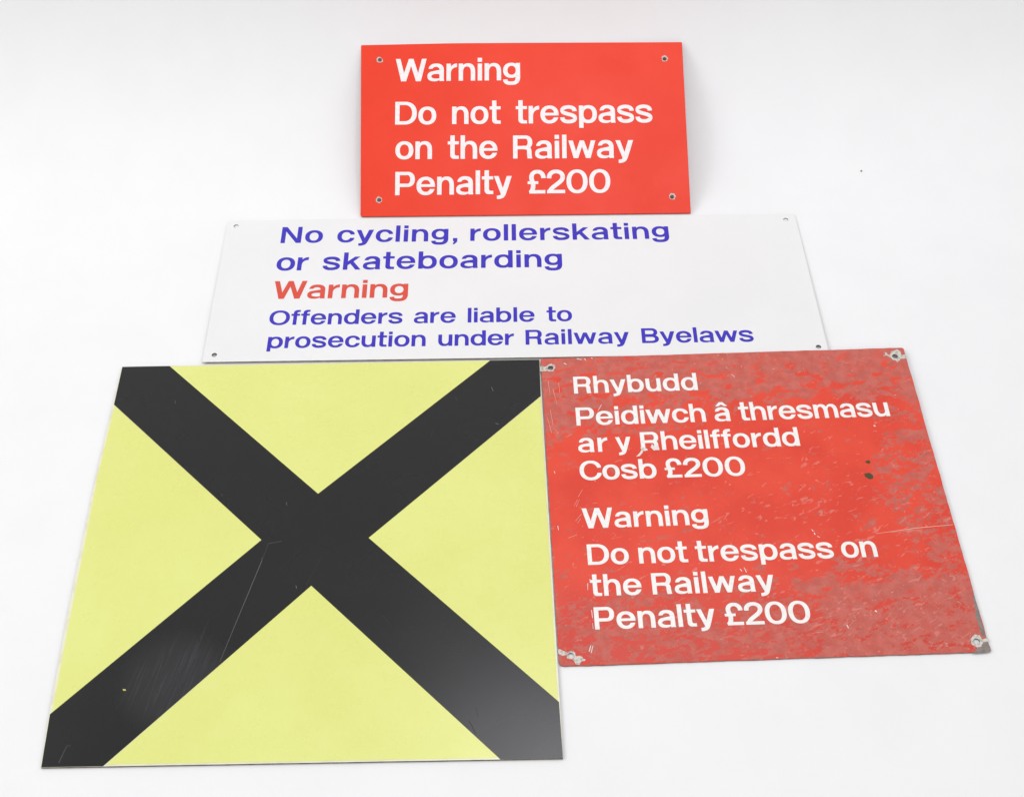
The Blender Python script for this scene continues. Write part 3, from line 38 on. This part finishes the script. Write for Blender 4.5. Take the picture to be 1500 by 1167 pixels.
# unseen studio light shaped by height: dark low to dim the sweep, dimmer overhead
wt = w.node_tree
tc = wt.nodes.new('ShaderNodeTexCoord'); sx = wt.nodes.new('ShaderNodeSeparateXYZ')
wr = wt.nodes.new('ShaderNodeValToRGB'); wr.color_ramp.interpolation = 'EASE'
for k, (p, g) in enumerate(((0.0, .05), (.55, 1.0), (.70, 1.04), (.88, .34))):
    e = wr.color_ramp.elements[k] if k < 2 else wr.color_ramp.elements.new(p)
    e.position = p; e.color = (g, g, g, 1)
wt.links.new(tc.outputs['Generated'], sx.inputs[0]); wt.links.new(sx.outputs[2], wr.inputs[0])
wt.links.new(wr.outputs[0], wt.nodes['Background'].inputs[0])
wt.nodes['Background'].inputs[1].default_value = 1.01

def area(name, loc, target, sx, sy, watts, color=(1, 1, 1)):
    d = bpy.data.lights.new(name, 'AREA')
    d.shape = 'RECTANGLE'; d.size = sx; d.size_y = sy; d.energy = watts; d.color = color
    o = bpy.data.objects.new(name, d); COL.objects.link(o)
    o.location = loc
    o.rotation_euler = (Vector(target) - Vector(loc)).to_track_quat('-Z', 'Y').to_euler()
    return o
area('softbox', (0.27, 0.33, 2.30), (0.27, 0.33, 0), 0.95, 0.60, 13.5, (1.0, 0.98, 1.03))
area('side_lamp', (-3.1, 0.10, 2.3), (-0.1, 0.1, 0), 1.9, 1.6, 36.0)

S.view_settings.view_transform = 'Standard'
S.view_settings.look = 'None'
S.view_settings.exposure = 0.075
S.view_settings.gamma = 1
S.view_settings.use_curve_mapping = False
S.cycles.use_denoising = True

# ------------------------------------------------------------------ material helpers
class Mat:
    def __init__(self, name, base=(.8, .8, .8), rough=.4, spec=.5, coat=0.0, coat_rough=.1):
        self.m = bpy.data.materials.new(name); self.m.use_nodes = True
        self.t = self.m.node_tree; self.n = self.t.nodes; self.l = self.t.links
        self.b = self.n['Principled BSDF']
        self.b.inputs['Base Color'].default_value = (*base, 1)
        self.b.inputs['Roughness'].default_value = rough
        self.b.inputs['Specular IOR Level'].default_value = spec
        self.b.inputs['Coat Weight'].default_value = coat
        self.b.inputs['Coat Roughness'].default_value = coat_rough
    def put(self, sock, v):
        if hasattr(v, 'is_linked') or hasattr(v, 'links'): self.l.new(v, sock)
        elif isinstance(v, (tuple, list)): sock.default_value = (*v, 1) if len(v) == 3 and len(sock.default_value) == 4 else v
        else: sock.default_value = v
    def coord(self, scale=(1, 1, 1), rot=(0, 0, 0)):
        c = self.n.new('ShaderNodeTexCoord'); v = c.outputs['Object']
        for key, val in (('Rotation', rot), ('Scale', scale)): # turn first, then stretch
            p = self.n.new('ShaderNodeMapping'); p.inputs[key].default_value = val
            self.l.new(v, p.inputs['Vector']); v = p.outputs[0]
        return v
    def xyz(self):
        c = self.n.new('ShaderNodeTexCoord'); s = self.n.new('ShaderNodeSeparateXYZ')
        self.l.new(c.outputs['Object'], s.inputs[0]); return s.outputs[0], s.outputs[1]
    def noise(self, scale, detail=4, rough=.55, vec=None, dist=0.0):
        t = self.n.new('ShaderNodeTexNoise'); t.inputs['Scale'].default_value = scale
        t.inputs['Detail'].default_value = detail; t.inputs['Roughness'].default_value = rough
        t.inputs['Distortion'].default_value = dist
        self.l.new(vec if vec is not None else self.coord(), t.inputs['Vector']); return t.outputs['Fac']
    def math(self, op, a, b=0.0, c=0.0):
        t = self.n.new('ShaderNodeMath'); t.operation = op
        for i, v in enumerate((a, b, c)): self.put(t.inputs[i], v)
        return t.outputs[0]
    def ramp(self, v, lo, hi, a=0.0, b=1.0, smooth=True):
        t = self.n.new('ShaderNodeMapRange'); t.interpolation_type = 'SMOOTHSTEP' if smooth else 'LINEAR'
        self.put(t.inputs[0], v)
        for i, x in enumerate((lo, hi, a, b)): t.inputs[i + 1].default_value = x
        return t.outputs[0]
    def mix(self, fac, a, b):
        t = self.n.new('ShaderNodeMix'); t.data_type = 'RGBA'
        self.put(t.inputs[0], fac); self.put(t.inputs[6], a); self.put(t.inputs[7], b)
        return t.outputs[2]
    def color(self, v): self.put(self.b.inputs['Base Color'], v)
    def rough(self, v): self.put(self.b.inputs['Roughness'], v)
    def bump(self, h, strength=.2, dist=.0005):
        t = self.n.new('ShaderNodeBump'); t.inputs['Strength'].default_value = strength
        t.inputs['Distance'].default_value = dist; self.l.new(h, t.inputs['Height'])
        self.l.new(t.outputs[0], self.b.inputs['Normal'])

# backdrop: smooth white photographic sweep
mk = Mat('white_backdrop', (.86, .86, .865), .75, .25)
mk.color(mk.mix(mk.ramp(mk.noise(9, 5), .35, .7), (.885, .886, .888), (.87, .87, .872)))
M_BACK = mk.m

# clean red painted sign
mk = Mat('red_paint', (.80, .05, .03), .40, .30)
g1 = mk.noise(7, 5, .6); g2 = mk.noise(160, 3, .6, mk.coord((1, 3, 1)))
c = mk.mix(mk.ramp(g1, .35, .68), (.845, .046, .014), (.81, .041, .012))
c = mk.mix(mk.ramp(g2, .68, .80, 0, .15), c, (.80, .20, .14))
mk.color(c); mk.rough(mk.ramp(g1, .3, .7, .40, .46))
mk.bump(mk.noise(300, 2), .03, .0003)
M_RED = mk.m
M_RED_EDGE = Mat('red_laminate_edge', (.42, .045, .03), .6, .3).m

# white notice
mk = Mat('white_enamel', (.80, .80, .80), .35, .4)
g1 = mk.noise(5, 6, .6); g2 = mk.noise(45, 5, .65); g3 = mk.noise(420, 2, .5)
c = mk.mix(mk.ramp(g1, .35, .7), (.845, .845, .843), (.82, .82, .815))
c = mk.mix(mk.ramp(g2, .63, .78, 0, .35), c, (.74, .735, .69))
c = mk.mix(mk.ramp(g3, .74, .80, 0, .30), c, (.5, .49, .46))
mk.color(c); mk.rough(mk.ramp(g2, .3, .7, .28, .42))
M_WHITE = mk.m
mk = Mat('grimy_board_edge', (.30, .26, .17), .7, .2)
mk.color(mk.mix(mk.ramp(mk.noise(90, 4), .4, .62), (.36, .31, .20), (.17, .14, .09)))
M_WEDGE = mk.m

# acrylic sheet carrying the yellow and black
mk = Mat('clear_acrylic_margin', (.78, .76, .64), .25, .5)
mk.color(mk.mix(mk.ramp(mk.noise(40, 4), .45, .62), (.82, .81, .62), (.76, .74, .55)))
M_ACRYL = mk.m
mk = Mat('acrylic_cut_edge', (.22, .20, .13), .5, .4)
mk.color(mk.mix(mk.ramp(mk.noise(70, 5), .42, .6), (.14, .125, .07), (.04, .037, .028)))
M_ACEDGE = mk.m
mk = Mat('yellow_film', (.77, .79, .27), .30, .45)
g1 = mk.noise(4.5, 4, .5); g2 = mk.noise(28, 5, .6); g3 = mk.noise(330, 2, .5)
c = mk.mix(mk.ramp(g1, .33, .68), (.775, .81, .262), (.75, .775, .232))
c = mk.mix(mk.ramp(g2, .55, .8, 0, .18), c, (.80, .82, .36))
c = mk.mix(mk.ramp(g3, .75, .80, 0, .25), c, (.45, .42, .14))
mk.color(c); mk.rough(mk.ramp(g2, .3, .7, .24, .36))
M_YEL = mk.m
mk = Mat('black_film', (.012, .012, .0125), .27, .5)
sc = mk.noise(1.0, 4, .6, mk.coord((430, 14, 1), (0, 0, math.radians(14))))
x, y = mk.xyz()
d2 = mk.math('ADD', mk.math('POWER', mk.math('SUBTRACT', x, -.157), 2.0), mk.math('POWER', mk.math('SUBTRACT', y, -.195), 2.0))
near = mk.ramp(d2, .0000, .0060, 1, 0)
fleck = mk.noise(520, 2, .5)
c = mk.mix(mk.math('MULTIPLY', near, mk.ramp(sc, .50, .72, .12, .60)), (.0115, .0115, .012), (.060, .060, .070))
c = mk.mix(mk.ramp(fleck, .755, .80, 0, .18), c, (.30, .29, .27))
mk.color(c)
mk.rough(mk.math('ADD', mk.ramp(mk.noise(9, 2), .3, .7, .255, .28), mk.math('MULTIPLY', near, .12)))
M_BLK = mk.m
def flat(name, v, rough=.5, spec=.3): return Mat(name, v if isinstance(v, tuple) else (v, v, v), rough, spec).m
SCR = {}
def scratch_mat(v):
    if v not in SCR: SCR[v] = flat('scratched_film', (v, v, v * 1.04), .5)
    return SCR[v]

# weathered red sign
mk = Mat('weathered_red_paint', (.80, .06, .04), .45, .35)
x, y = mk.xyz()
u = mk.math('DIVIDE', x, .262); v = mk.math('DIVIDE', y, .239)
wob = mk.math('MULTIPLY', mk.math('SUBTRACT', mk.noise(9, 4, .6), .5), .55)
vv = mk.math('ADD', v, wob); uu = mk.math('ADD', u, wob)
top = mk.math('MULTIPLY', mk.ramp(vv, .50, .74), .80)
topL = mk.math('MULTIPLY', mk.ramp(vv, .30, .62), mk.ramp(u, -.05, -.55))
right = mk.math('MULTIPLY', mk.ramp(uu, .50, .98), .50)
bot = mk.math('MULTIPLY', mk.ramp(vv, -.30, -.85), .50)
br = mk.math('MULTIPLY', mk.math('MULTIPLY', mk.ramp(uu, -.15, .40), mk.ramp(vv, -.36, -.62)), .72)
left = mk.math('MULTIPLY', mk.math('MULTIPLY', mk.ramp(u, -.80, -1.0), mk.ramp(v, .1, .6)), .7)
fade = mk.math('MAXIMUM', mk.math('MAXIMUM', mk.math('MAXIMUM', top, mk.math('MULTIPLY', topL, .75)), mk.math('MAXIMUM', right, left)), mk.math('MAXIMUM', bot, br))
n1 = mk.noise(46, 6, .60, mk.coord((.62, 1.1, 1), (0, 0, math.radians(-8))), .6)
n2 = mk.noise(165, 5, .6, mk.coord((.65, 1.3, 1), (0, 0, math.radians(-16))), .8)
n4 = mk.noise(400, 3, .6, mk.coord((.8, 1.2, 1), (0, 0, .3)))
fld = mk.math('ADD', mk.math('MULTIPLY', n1, .47), mk.math('ADD', mk.math('MULTIPLY', n2, .37), mk.math('MULTIPLY', n4, .16)))
patch = mk.ramp(mk.math('ADD', fld, mk.math('MULTIPLY', fade, .19)), .576, .594)
isl = mk.noise(52, 2, .5, mk.coord((.75, 1.5, 1), (0, 0, math.radians(-5))), .3)
isl = mk.math('MULTIPLY', mk.ramp(isl, .585, .605), mk.math('MULTIPLY', mk.ramp(v, .40, .55), mk.ramp(v, 1.0, .86)))
patch = mk.math('MULTIPLY', patch, mk.math('SUBTRACT', 1.0, mk.math('MULTIPLY', isl, .92)))
n3 = mk.noise(105, 4, .55, mk.coord((.55, 1.35, 1), (0, 0, math.radians(-26))), 1.0)
zone = mk.math('MULTIPLY', mk.ramp(u, -.55, .15), mk.ramp(v, .45, .15))
flk = mk.ramp(mk.math('ADD', n3, mk.math('MULTIPLY', mk.math('MULTIPLY', zone, mk.ramp(mk.noise(13, 3), .35, .65)), .075)), .668, .690)
grain = mk.noise(430, 3, .7)
red = mk.mix(mk.ramp(mk.noise(11, 4), .35, .68), (.79, .072, .036), (.71, .054, .028))
red = mk.mix(mk.ramp(v, -.35, -.95, 0, .55), red, (.53, .046, .032))  # lighting variation painted in: red darkened towards the bottom
pink = mk.mix(mk.ramp(mk.noise(70, 5, .6), .32, .68), (.51, .108, .082), (.59, .150, .117))
pink = mk.mix(mk.ramp(grain, .55, .75, 0, .35), pink, (.72, .28, .23))
pink = mk.mix(mk.ramp(mk.noise(22, 5, .65), .52, .74, 0, .6), pink, (.48, .145, .122))
c = mk.mix(mk.math('MULTIPLY', patch, mk.ramp(mk.noise(60, 4), .25, .6, .70, 1.0)), red, pink)
c = mk.mix(mk.math('MULTIPLY', flk, .55), c, (.74, .25, .20))
ws = mk.noise(330, 2, .55, mk.coord((1, 1, 1)), 1.5)
c = mk.mix(mk.ramp(mk.math('ADD', ws, mk.math('MULTIPLY', fade, .055)), .745, .785, 0, .70), c, (.84, .55, .48))
dk = mk.noise(95, 4, .6, mk.coord((1, 1.4, 1), (0, 0, .4)))
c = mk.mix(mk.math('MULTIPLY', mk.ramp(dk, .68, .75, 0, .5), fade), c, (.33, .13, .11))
mk.color(c)
mk.rough(mk.math('ADD', .40, mk.math('MULTIPLY', patch, .22)))
mk.bump(mk.math('ADD', mk.math('MULTIPLY', patch, -.5), mk.math('MULTIPLY', grain, .25)), .12, .0004)
M_WRED = mk.m
mk = Mat('rusty_dark_edge', (.16, .10, .08), .6, .3)
mk.color(mk.mix(mk.ramp(mk.noise(160, 4), .42, .62), (.30, .13, .10), (.08, .06, .055)))
M_REDGE = mk.m
mk = Mat('bare_undercoat', (.62, .60, .55), .45, .4)
mk.color(mk.mix(mk.ramp(mk.noise(260, 4), .42, .62), (.66, .64, .58), (.44, .40, .34)))
M_BARE = mk.m
mk = Mat('bare_steel', (.26, .22, .20), .4, .4)
mk.color(mk.mix(mk.ramp(mk.noise(180, 4), .4, .65), (.27, .225, .205), (.20, .165, .15)))
M_STEEL = mk.m
M_PIT = flat('dark_corroded_pit', (.085, .068, .030), .7)
M_FINE = flat('fine_pink_scratch', (.80, .42, .33), .6)
M_CHIP = flat('pale_paint_scratch', (.80, .74, .68), .6)
M_RIM = flat('chipped_hole_rim', (.58, .50, .46), .5)
M_RIMW = flat('worn_white_rim', (.60, .59, .56), .5)
M_HOLE = flat('hole_shade', (.10, .095, .085), .7)  # inner walls of holes coloured dark to paint their shaded crescent
INK = {}
for key, col in (('R1white', (.90, .86, .855)), ('R2white', (.91, .90, .87)), ('blue', (.042, .028, .50)), ('red', (.72, .080, .050))):
    mk = Mat('lettering_' + ''.join(ch for ch in key if ch.isalpha()), col, .4, .35)
    mk.color(mk.mix(mk.ramp(mk.noise(150, 4), .4, .75), col, tuple(k * .88 + .02 for k in col)))
    INK[key] = mk.m

# ------------------------------------------------------------------ geometry helpers
def link(o, parent=None):
    COL.objects.link(o)
    if parent is not None: o.parent = parent
    return o

def flat_shape(name, loops, z0, z1, mats, parent=None, bevel=0.0, holes=()):
    """solid plate between z0 and z1 from outline and hole loops; mats = [top, side]"""
    cu = bpy.data.curves.new('tmp', 'CURVE'); cu.dimensions = '2D'; cu.fill_mode = 'BOTH'
    cu.extrude = max((z1 - z0) / 2 - bevel, 1e-6); cu.bevel_depth = bevel; cu.bevel_resolution = 1
    cu.offset = -bevel
    for lp in loops:
        s = cu.splines.new('POLY'); s.points.add(len(lp) - 1)
        for p, q in zip(s.points, lp): p.co = (q[0], q[1], 0, 1)
        s.use_cyclic_u = True
    t = bpy.data.objects.new('tmp', cu); COL.objects.link(t)
    bpy.context.view_layer.update()
    me = bpy.data.meshes.new_from_object(t.evaluated_get(bpy.context.evaluated_depsgraph_get()))
    bpy.data.objects.remove(t); bpy.data.curves.remove(cu)
    me.name = name
    me.transform(Matrix.Translation((0, 0, (z0 + z1) / 2)))
    me.materials.clear()
    for k in mats: me.materials.append(k)
    for p in me.polygons:
        p.material_index = 1 if (len(mats) > 1 and p.normal.z < .9) else 0
        if len(mats) > 2 and p.material_index and any((p.center.x - h[0]) ** 2 + (p.center.y - h[1]) ** 2 < .006 ** 2 for h in holes):
            p.material_index = 2
        p.use_smooth = False
    return link(bpy.data.objects.new(name, me), parent)

def circle(c, r, n=28, wob=0.0, rnd=None, sy=1.0):
    out = []
    for i in range(n):
        a = 2 * math.pi * i / n
        k = r * (1 + (rnd.uniform(-wob, wob) if rnd else 0))
        out.append((c[0] + k * math.cos(a), c[1] + k * sy * math.sin(a)))
    return out

def outline(quad, radii, jitter=0.0, step=.006, seed=1):
    """rounded quadrilateral with optional slight edge wear"""
    rnd = random.Random(seed); out = []
    P = [Vector(p) for p in quad]; n = len(P)
    for i in range(n):
        a, b, c = P[i - 1], P[i], P[(i + 1) % n]
        r = radii[i]; d0 = (a - b).normalized(); d1 = (c - b).normalized()
        s, e = b + d0 * r, b + d1 * r
        for k in range(6):
            t = k / 5; out.append(s * (1 - t) ** 2 + b * 2 * t * (1 - t) + e * t * t)
        if jitter:
            nx = P[(i + 1) % n] + (b - c).normalized() * radii[(i + 1) % n]
            L = (nx - e).length; m = max(2, int(L / step)); nn = Vector((-(nx - e).y, (nx - e).x)).normalized(); w = 0.0
            for k in range(1, m):
                w = w * .55 + rnd.uniform(-jitter, jitter)
                out.append(e.lerp(nx, k / m) + nn * w)
    return [tuple(p) for p in out]

def ragged(loop, seed, amount=.0005, n=3):
    rnd = random.Random(seed); out = []
    for p, q in zip(loop, loop[1:] + loop[:1]):
        for k in range(n):
            t = k / n
            out.append((p[0] + (q[0] - p[0]) * t + (rnd.uniform(-amount, amount) if k else 0), p[1] + (q[1] - p[1]) * t + (rnd.uniform(-amount, amount) if k else 0)))
    return out

def sliver(pts, w, rnd):
    """a tapering scratch along pts"""
    P = [Vector(p) for p in pts]; n = len(P); L, Rr = [], []
    for i, p in enumerate(P):
        d = (P[min(i + 1, n - 1)] - P[max(i - 1, 0)]).normalized(); nn = Vector((-d.y, d.x))
        k = w / 2 * (1.0 if 0 < i < n - 1 else rnd.uniform(.35, .8))
        L.append(p + nn * k); Rr.append(p - nn * k)
    return [tuple(q) for q in L + Rr[::-1]]

def sign(key, name, label):
    c, x, y, n = POSE[key]
    o = bpy.data.objects.new(name, None); o.empty_display_size = .05
    o.matrix_world = Matrix([[x[i], y[i], n[i], c[i]] for i in range(3)] + [[0, 0, 0, 1]])
    o['label'] = label; o['category'] = 'sign'
    return link(o)

def lettering(root, key):
    for sg, col, a, b, cap, words in LINES:
        if sg != key: continue
        done = []
        for wd, xl, sx, tr in words:
            pen = xl; loops = []
            for i, ch in enumerate(wd):
                adv, lb, rb, cont = GLYPHS[ch]
                if i: pen += (lb + tr / 2) * sx
                for cc in cont:
                    loops.append([(pen + cc[k] / 1000 * sx, a * pen + b + cc[k + 1] / 1000 * cap) for k in range(0, len(cc), 2)])
                pen += (adv + rb + tr / 2) * sx
            if wd == ',': done[-1] += loops      # the comma belongs to its word
            else: done.append(loops)
        for loops in done:
            o = flat_shape('lettering', loops, .00006, .00022, [INK[sg + col if col == 'white' else col]], root)
            if col == 'red': o['label'] = 'red lettering reading Warning'

# ------------------------------------------------------------------ the setting: one white paper sweep
def backdrop():
    bm = bmesh.new(); prof = [(-2.6, 0), (-1.2, 0), (0, 0), (.30, 0), (YS0, 0)]
    for k in range(1, 41):
        a = math.pi / 2 * k / 40; prof.append((YS0 + RAD * math.sin(a), RAD - RAD * math.cos(a)))
    prof += [(YS0 + RAD, .7), (YS0 + RAD, 1.15)]
    xs = [-2.4, -1.2, -.6, 0, .6, 1.2, 2.4]
    g = [[bm.verts.new((x, p[0], p[1])) for x in xs] for p in prof]
    for i in range(len(prof) - 1):
        for j in range(len(xs) - 1):
            bm.faces.new((g[i][j], g[i][j + 1], g[i + 1][j + 1], g[i + 1][j])).smooth = True
    me = bpy.data.meshes.new('backdrop'); bm.to_mesh(me); bm.free(); me.materials.append(M_BACK)
    o = link(bpy.data.objects.new('backdrop', me)); o['kind'] = 'structure'
    o['label'] = 'plain white paper sweep under and behind the signs'
YS0, RAD = .442, .325
backdrop()

# ------------------------------------------------------------------ clean red sign, leaning on the sweep
rnd = random.Random(4)
r1 = sign('R1', 'warning_sign', 'clean bright red sign in English only, leaning upright behind the long white notice')
hol = [circle(c, .0034, 24) for c in HOLES['R1']]
flat_shape('panel', [outline(OUT['R1'], [.0015, .0015, .0015, .004])] + hol, -.0028, 0, [M_RED, M_RED_EDGE, M_RIMW], r1, .0004, HOLES['R1'])
lettering(r1, 'R1')
for i, c in enumerate(HOLES['R1']):
    flat_shape('chipped_rim', [ragged(circle((c[0] + rnd.uniform(-.0006, .0006), c[1] + rnd.uniform(-.0006, .0006)), .0053, 14, .17, rnd), i, .0004, 2), circle(c, .0034, 24)], .00004, .00014, [M_RIM], r1)

# ------------------------------------------------------------------ long white notice
wn = sign('W', 'notice_sign', 'long white notice with blue and red lettering, lying between the other signs')
hol = [circle(c, .0038, 24) for c in HOLES['W']]
flat_shape('panel', [outline(OUT['W'], [.006, .006, .006, .001])] + hol, -.0014, 0, [M_WHITE, M_WEDGE, M_HOLE], wn, .0002, HOLES['W'])
lettering(wn, 'W')

# ------------------------------------------------------------------ yellow sign with a black cross
ys = sign('Y', 'marker_sign', 'square yellow sign with a big glossy black diagonal cross')
flat_shape('acrylic_sheet', [outline(OUT['Y'], [.0015] * 3 + [.0008] + [.02] * 4, .00006, .02, 3)], -.0029, 0, [M_ACRYL, M_ACEDGE], ys, .0002)
for t in TRI: flat_shape('yellow_field', [t], .00005, .00016, [M_YEL], ys)
o = flat_shape('black_cross', [CROSS], .00008, .00024, [M_BLK], ys)
for q in YS:
    *pts, wd, br = q
    flat_shape('scratch', [sliver(pts, wd, rnd)], .00027, .00031, [scratch_mat(br)], o)
flat_shape('paint_chip', [CHIP], .00028, .00033, [flat('yellow_chip', (.55, .52, .15), .5)], o)

# ------------------------------------------------------------------ weathered red bilingual sign
r2 = sign('R2', 'weathered_sign', 'scuffed and faded red sign in Welsh and English, right of the yellow sign')
hol = [circle(c, .0041, 24) for c in HOLES['R2']]
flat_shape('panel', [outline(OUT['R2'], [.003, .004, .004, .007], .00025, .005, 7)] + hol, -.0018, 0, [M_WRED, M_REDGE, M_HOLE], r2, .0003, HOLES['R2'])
lettering(r2, 'R2')
from math import hypot
for i, lp in enumerate(BARE):
    lo = [lp2 for lp2 in [ragged(lp, i, .0006, 3)]]
    cx = sum(p[0] for p in lp) / len(lp); cy = sum(p[1] for p in lp) / len(lp)
    for c in HOLES['R2']:
        if hypot(c[0] - cx, c[1] - cy) < .009 and i != 0 and i != 3: lo.append(circle(c, .0040, 24))
    flat_shape('bare_patch', [lo[0]] , .00004, .00014, [M_BARE], r2) if len(lo) == 1 else flat_shape('bare_patch', lo, .00004, .00014, [M_BARE], r2)
for i, lp in enumerate(METAL): flat_shape('bare_metal', [ragged(lp, i + 20, .0005, 3)], .00003, .00009, [M_STEEL], r2)
for i, lp in enumerate(PIT): flat_shape('corroded_pit', [ragged(lp, i + 40, .0003, 2)], .00004, .00010, [M_PIT], r2)
for i, q in enumerate(R2S):
    *pts, wd = q
    lp = ragged(pts, i, .0004, 2) if wd < 0 else sliver(pts, wd, rnd)
    flat_shape('scratch', [lp], .00026, .00034, [M_FINE if 0 < wd < .00115 else M_CHIP], r2)

# ------------------------------------------------------------------ specks of dust on the paper
def speck(p, r, label, mat, seed):
    rn = random.Random(seed); bm = bmesh.new()
    bmesh.ops.create_icosphere(bm, subdivisions=2, radius=r)
    for v in bm.verts: v.co *= rn.uniform(.6, 1.2); v.co.z = v.co.z * .5 + r * .35
    me = bpy.data.meshes.new('dust_speck'); bm.to_mesh(me); bm.free(); me.materials.append(mat)
    o = link(bpy.data.objects.new('dust_speck', me))
    y = p[1]; z = 0.0
    if y > YS0: # ride up the curve of the sweep along the same sight line
        C = Vector(CAM['loc']); d = Vector((p[0], p[1], 0)) - C
        for k in range(4000):
            q = C + d * (.6 + .4 * k / 4000)
            zz = RAD - math.sqrt(max(RAD ** 2 - max(q.y - YS0, 0) ** 2, 0)) if q.y < YS0 + RAD else 9
            if q.z <= zz: break
        o.location = q
    else: o.location = (p[0], y, z)
    o['label'] = label; o['category'] = 'dust speck'
speck(SPECK[0], .0016, 'tiny dark speck on the white paper right of the clean red sign', M_PIT, 1)
